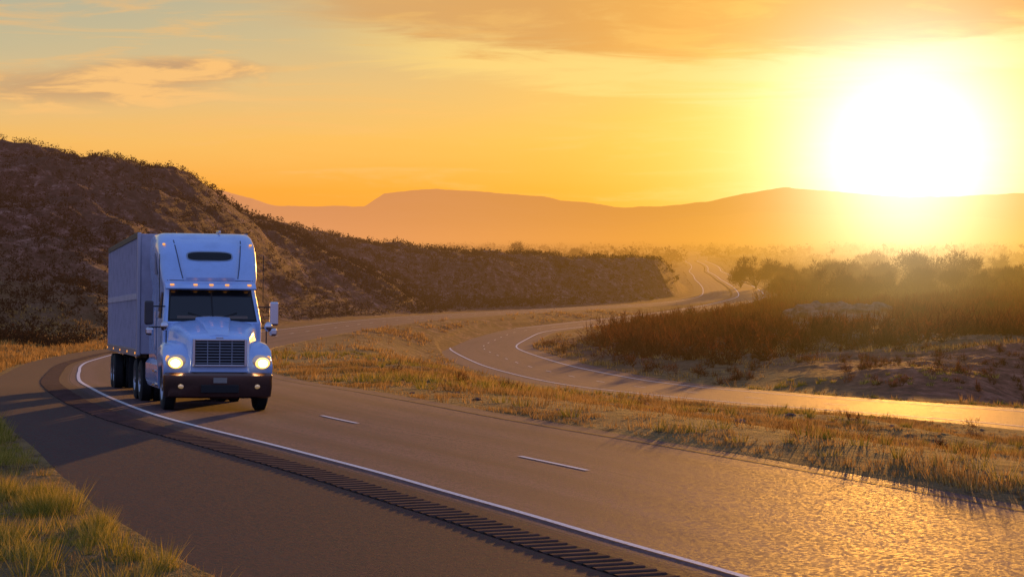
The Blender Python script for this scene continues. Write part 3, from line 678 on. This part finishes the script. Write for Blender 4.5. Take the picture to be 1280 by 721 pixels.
def wheel(x,y,r,w,par,sx=1):
    prof=[(-w/2,r*.55),(-w/2,r*.9),(-w/2+.035,r),(0,r*1.005),(w/2-.035,r),(w/2,r*.9),(w/2,r*.55)]
    rim=[(w/2,r*.55),(w/2-.02,r*.53),(w/2-.10,r*.42),(w/2-.09,r*.2),(w/2-.0,r*.18),(w/2+.01,.001)]
    V=[];Fc=[];n_=36
    me=bpy.data.meshes.new('wheel'); mi=[]
    for pf,k_ in ((prof,0),(rim,1)):
        b0=len(V)
        for a_ in range(n_):
            t_=2*math.pi*a_/n_
            for (o_,rd) in pf: V.append((x+sx*o_,y+rd*math.cos(t_),r+rd*math.sin(t_)))
        q=len(pf)
        for a_ in range(n_):
            for j in range(q-1): Fc.append((b0+a_*q+j,b0+a_*q+j+1,b0+((a_+1)%n_)*q+j+1,b0+((a_+1)%n_)*q+j)); mi.append(k_)
    me.from_pydata(V,[],Fc); me.materials.append(m_tire); me.materials.append(m_alu); me.polygons.foreach_set('material_index',mi)
    me.polygons.foreach_set('use_smooth',[True]*len(Fc)); 
    try: me.set_sharp_from_angle(angle=.7)
    except: pass
    me.update(); link(bpy.data.objects.new('wheel',me),par)
for sx in (-1,1):
    wheel(sx*1.03,1.12,.51,.28,tractor,sx=sx)
    for y in (6.1,7.4):
        wheel(sx*1.08,y,.5,.27,tractor,sx=sx); wheel(sx*.76,y,.5,.27,tractor,sx=sx)
    for y in (17.6,18.9):
        wheel(sx*1.13,y,.5,.27,trailer,sx=sx); wheel(sx*.80,y,.5,.27,trailer,sx=sx)
    box('mud_flap',sx*1.0-.3,sx*1.0+.3,8.05,8.07,.25,1.0,m_blk,tractor,.005)
T0,T1=5.35,20.2
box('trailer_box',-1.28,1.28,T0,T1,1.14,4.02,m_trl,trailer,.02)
for sx in (-1,1):
    box('top_rail',sx*1.30-.025,sx*1.30+.025,T0,T1,3.92,4.06,m_rail,trailer,.006)
    box('bottom_rail',sx*1.30-.025,sx*1.30+.025,T0,T1,1.08,1.26,m_rail2,trailer,.006)
    box('rub_rail',sx*1.30-.024,sx*1.30+.018,T0,T1,2.45,2.60,m_trl,trailer,.004)
    y=T0+.06
    while y<T1: box('side_post',sx*1.30-.018,sx*1.30+.012,y,y+.07,1.27,3.91,m_trl,trailer,.006); y+=.42
    for y in np.linspace(T0+.3,T1-.3,5): box('side_marker',sx*1.33-.01,sx*1.33+.01,y,y+.08,1.14,1.19,m_amb,trailer,.003)
    box('corner_post',sx*1.27-.05,sx*1.27+.05,T0-.02,T0+.08,1.1,4.05,m_post,trailer,.02)
    box('landing_leg',sx*.8-.06,sx*.8+.06,8.9,9.02,.35,1.14,m_blk,trailer,.01)
box('chassis',-.5,.5,9,T1-.3,.85,1.12,m_blk,trailer,.02)
box('trailer_axle',-1.0,1.0,17.5,19.1,.42,.62,m_blk,trailer,.02)
box('rear_guard',-1.1,1.1,T1-.1,T1,.5,.62,m_blk,trailer,.01)
fx,fy=-6.45,58.2
def zr(X,Y):
    s,z=road1(np.array([X]),np.array([Y])); return float(z[0]+cross(s)[0])
th=math.radians(13.2)
za=zr(fx-math.sin(th)*1.1,fy+math.cos(th)*1.1); zb=zr(fx-math.sin(th)*6.7,fy+math.cos(th)*6.7)
ph=math.atan2(zb-za,5.6)
truck.location=(fx,fy,za-1.12*math.tan(ph)); truck.rotation_euler=(ph,math.radians(.9),th)
thT=math.radians(11.3)-th
zt=zr(fx-math.sin(th)*6.7-math.sin(th+thT)*11.5,fy+math.cos(th)*6.7+math.cos(th+thT)*11.5)
phT=math.atan2(zt-zb,11.5)-ph
trailer.matrix_local=Matrix.Translation((0,6.7,0))@Matrix.Rotation(thT,4,'Z')@Matrix.Rotation(phT,4,'X')@Matrix.Translation((0,-6.7,0))

# ---------------- world ----------------
w=bpy.data.worlds.new('World'); scene.world=w; w.use_nodes=True; w.node_tree.nodes.clear(); nb=NB(w.node_tree)
tc=nb.new('ShaderNodeTexCoord'); D=nb.vm('NORMALIZE',tc.outputs['Generated']).outputs[0]
sp=nb.new('ShaderNodeSeparateXYZ'); nb.l.new(D,sp.inputs[0]); dx,dy,dz=sp.outputs
ang=nb.sunang(D)
wn=nb.noise(nb.vm('MULTIPLY',D,(9,9,60)).outputs[0],1.,5,.6,.4)
ze=nb.m('ADD',dz,nb.m('MULTIPLY',nb.m('SUBTRACT',wn,.5),.012))
fz=nb.m('SQRT',nb.m('MAXIMUM',ze,0.))
front=nb.ramp(fz,[(0,(.90,.31,.05)),(.134,(.94,.38,.055)),(.19,(.90,.50,.14)),(.237,(.72,.51,.25)),(.272,(.53,.48,.31)),(.31,(.40,.43,.34)),(.40,(.24,.32,.38)),(.63,(.24,.33,.52)),(1,(.23,.32,.58))]).outputs[0]
back=nb.ramp(fz,[(0,(.25,.22,.38)),(.3,(.28,.34,.66)),(.6,(.32,.45,.92)),(1,(.22,.31,.60))]).outputs[0]
col=nb.mix(nb.mr(dy,.7,-.2),front,back)
wf=nb.m('MULTIPLY',nb.m('EXPONENT',nb.m('MULTIPLY',nb.m('POWER',nb.m('DIVIDE',ang,10.),1.7),-1.)),.97)
warm=nb.ramp(fz,[(0,(1,.42,.02)),(.2,(1.,.57,.055)),(.32,(.97,.53,.07)),(.5,(.7,.42,.18))]).outputs[0]
col=nb.mix(wf,col,warm)
cn=nb.noise(nb.vm('MULTIPLY',D,(7,7,70)).outputs[0],2.,7,.62,.6)
low=nb.mr(dz,.25,.12)
st_=nb.m('MULTIPLY',nb.mr(cn,.50,.68),nb.m('MULTIPLY',low,.5))
col=nb.mix(st_,col,nb.mix(wf,(.90,.48,.17),(1.0,.64,.12)))
def blob(ax,ez,rx,rz):
    a_=nb.m('POWER',nb.m('DIVIDE',nb.m('SUBTRACT',dx,ax),rx),2.); c_=nb.m('POWER',nb.m('DIVIDE',nb.m('SUBTRACT',dz,ez),rz),2.)
    return nb.m('EXPONENT',nb.m('MULTIPLY',nb.m('ADD',a_,c_),-1.))
front_only=nb.mr(dy,.5,.8)
cn2=nb.noise(nb.vm('MULTIPLY',D,(16,16,90)).outputs[0],1.6,7,.6,.5)
bl=nb.m('ADD',blob(-.165,.056,.07,.0095),nb.m('MULTIPLY',blob(-.12,.064,.035,.005),.8))
cl=nb.m('MULTIPLY',nb.mr(nb.m('ADD',bl,nb.m('MULTIPLY',nb.m('SUBTRACT',cn2,.5),1.7)),.30,1.0),nb.m('MULTIPLY',front_only,.85))
col=nb.mix(cl,col,nb.mix(nb.mr(cn2,.40,.6),(.52,.31,.17),(.96,.54,.19)))
col=nb.glow(col,ang,3.6,1.5,(.45,.40,.02))
e0=nb.m('ADD',nb.m('ADD',.066,nb.m('MULTIPLY',dx,-.10)),nb.m('MULTIPLY',nb.m('MULTIPLY',dx,dx),.7))
dk=nb.m('ADD',nb.m('SUBTRACT',dz,e0),nb.m('MULTIPLY',nb.m('SUBTRACT',cn,.5),.032))
dm=nb.m('MULTIPLY',nb.mr(dk,-.006,.014),nb.m('MULTIPLY',nb.mr(dz,.30,.14),nb.m('MULTIPLY',front_only,nb.mr(dx,-.125,-.05))))
deck=nb.ramp(nb.mr(dx,-.1,.22,0,1,False),[(0,(.64,.39,.17)),(.35,(.70,.35,.10)),(.60,(.90,.40,.035)),(1,(.80,.28,.010))]).outputs[0]
deck=nb.mix(nb.m('MULTIPLY',nb.mr(cn2,.42,.66),.45),deck,nb.mix(nb.mr(ang,8,3),(.92,.54,.15),(1.,.58,.04)))
col=nb.mix(nb.m('MULTIPLY',dm,.92),col,deck)
fr=nb.m('MULTIPLY',nb.mr(dk,-.012,-.002),nb.mr(dk,.010,.0))
fr=nb.m('MULTIPLY',fr,nb.m('MULTIPLY',front_only,nb.mr(dx,-.09,.0)))
col=nb.mix(nb.m('MULTIPLY',fr,.7),col,(1.,.72,.22))
# veil: slightly wider along the horizon than in height
D2=nb.vm('NORMALIZE',nb.vm('MULTIPLY_ADD',nb.vm('SUBTRACT',D,S).outputs[0],(.80,1.,1.12)).outputs[0]).outputs[0] if False else D
col=nb.glow(col,ang,3.0,1.3,(.40,.42,.22)); col=nb.glow(col,ang,1.75,1.35,(1.2,1.3,2.0))
sky=nb.new('ShaderNodeTexSky'); sky.sky_type='NISHITA'; sky.sun_disc=False; sky.sun_elevation=SUN_EL; sky.sun_rotation=SUN_AZ
bg1=nb.new('ShaderNodeBackground'); nb.l.new(sky.outputs[0],bg1.inputs[0]); bg1.inputs[1].default_value=.006
bg2=nb.new('ShaderNodeBackground'); nb.l.new(col,bg2.inputs[0]); bg2.inputs[1].default_value=.96
ad=nb.new('ShaderNodeAddShader'); nb.l.new(bg1.outputs[0],ad.inputs[0]); nb.l.new(bg2.outputs[0],ad.inputs[1])
wo_=nb.new('ShaderNodeOutputWorld'); nb.l.new(ad.outputs[0],wo_.inputs[0])
sd_=bpy.data.lights.new('sun','SUN'); sd_.energy=4.5; sd_.angle=math.radians(.6); sd_.color=(1,.43,.07)
so=link(bpy.data.objects.new('sun',sd_)); so.rotation_euler=Vector(S).to_track_quat('Z','Y').to_euler(); so.location=(100,400,80)
cd=bpy.data.cameras.new('camera'); cam=link(bpy.data.objects.new('camera',cd)); cd.lens=F/1280*36; cd.sensor_width=36
cd.clip_start=.5; cd.clip_end=100000
cam.location=(0,0,CZ); cam.rotation_euler=(math.radians(90)-math.atan((360.5-HOR)/F),0,0)
scene.camera=cam
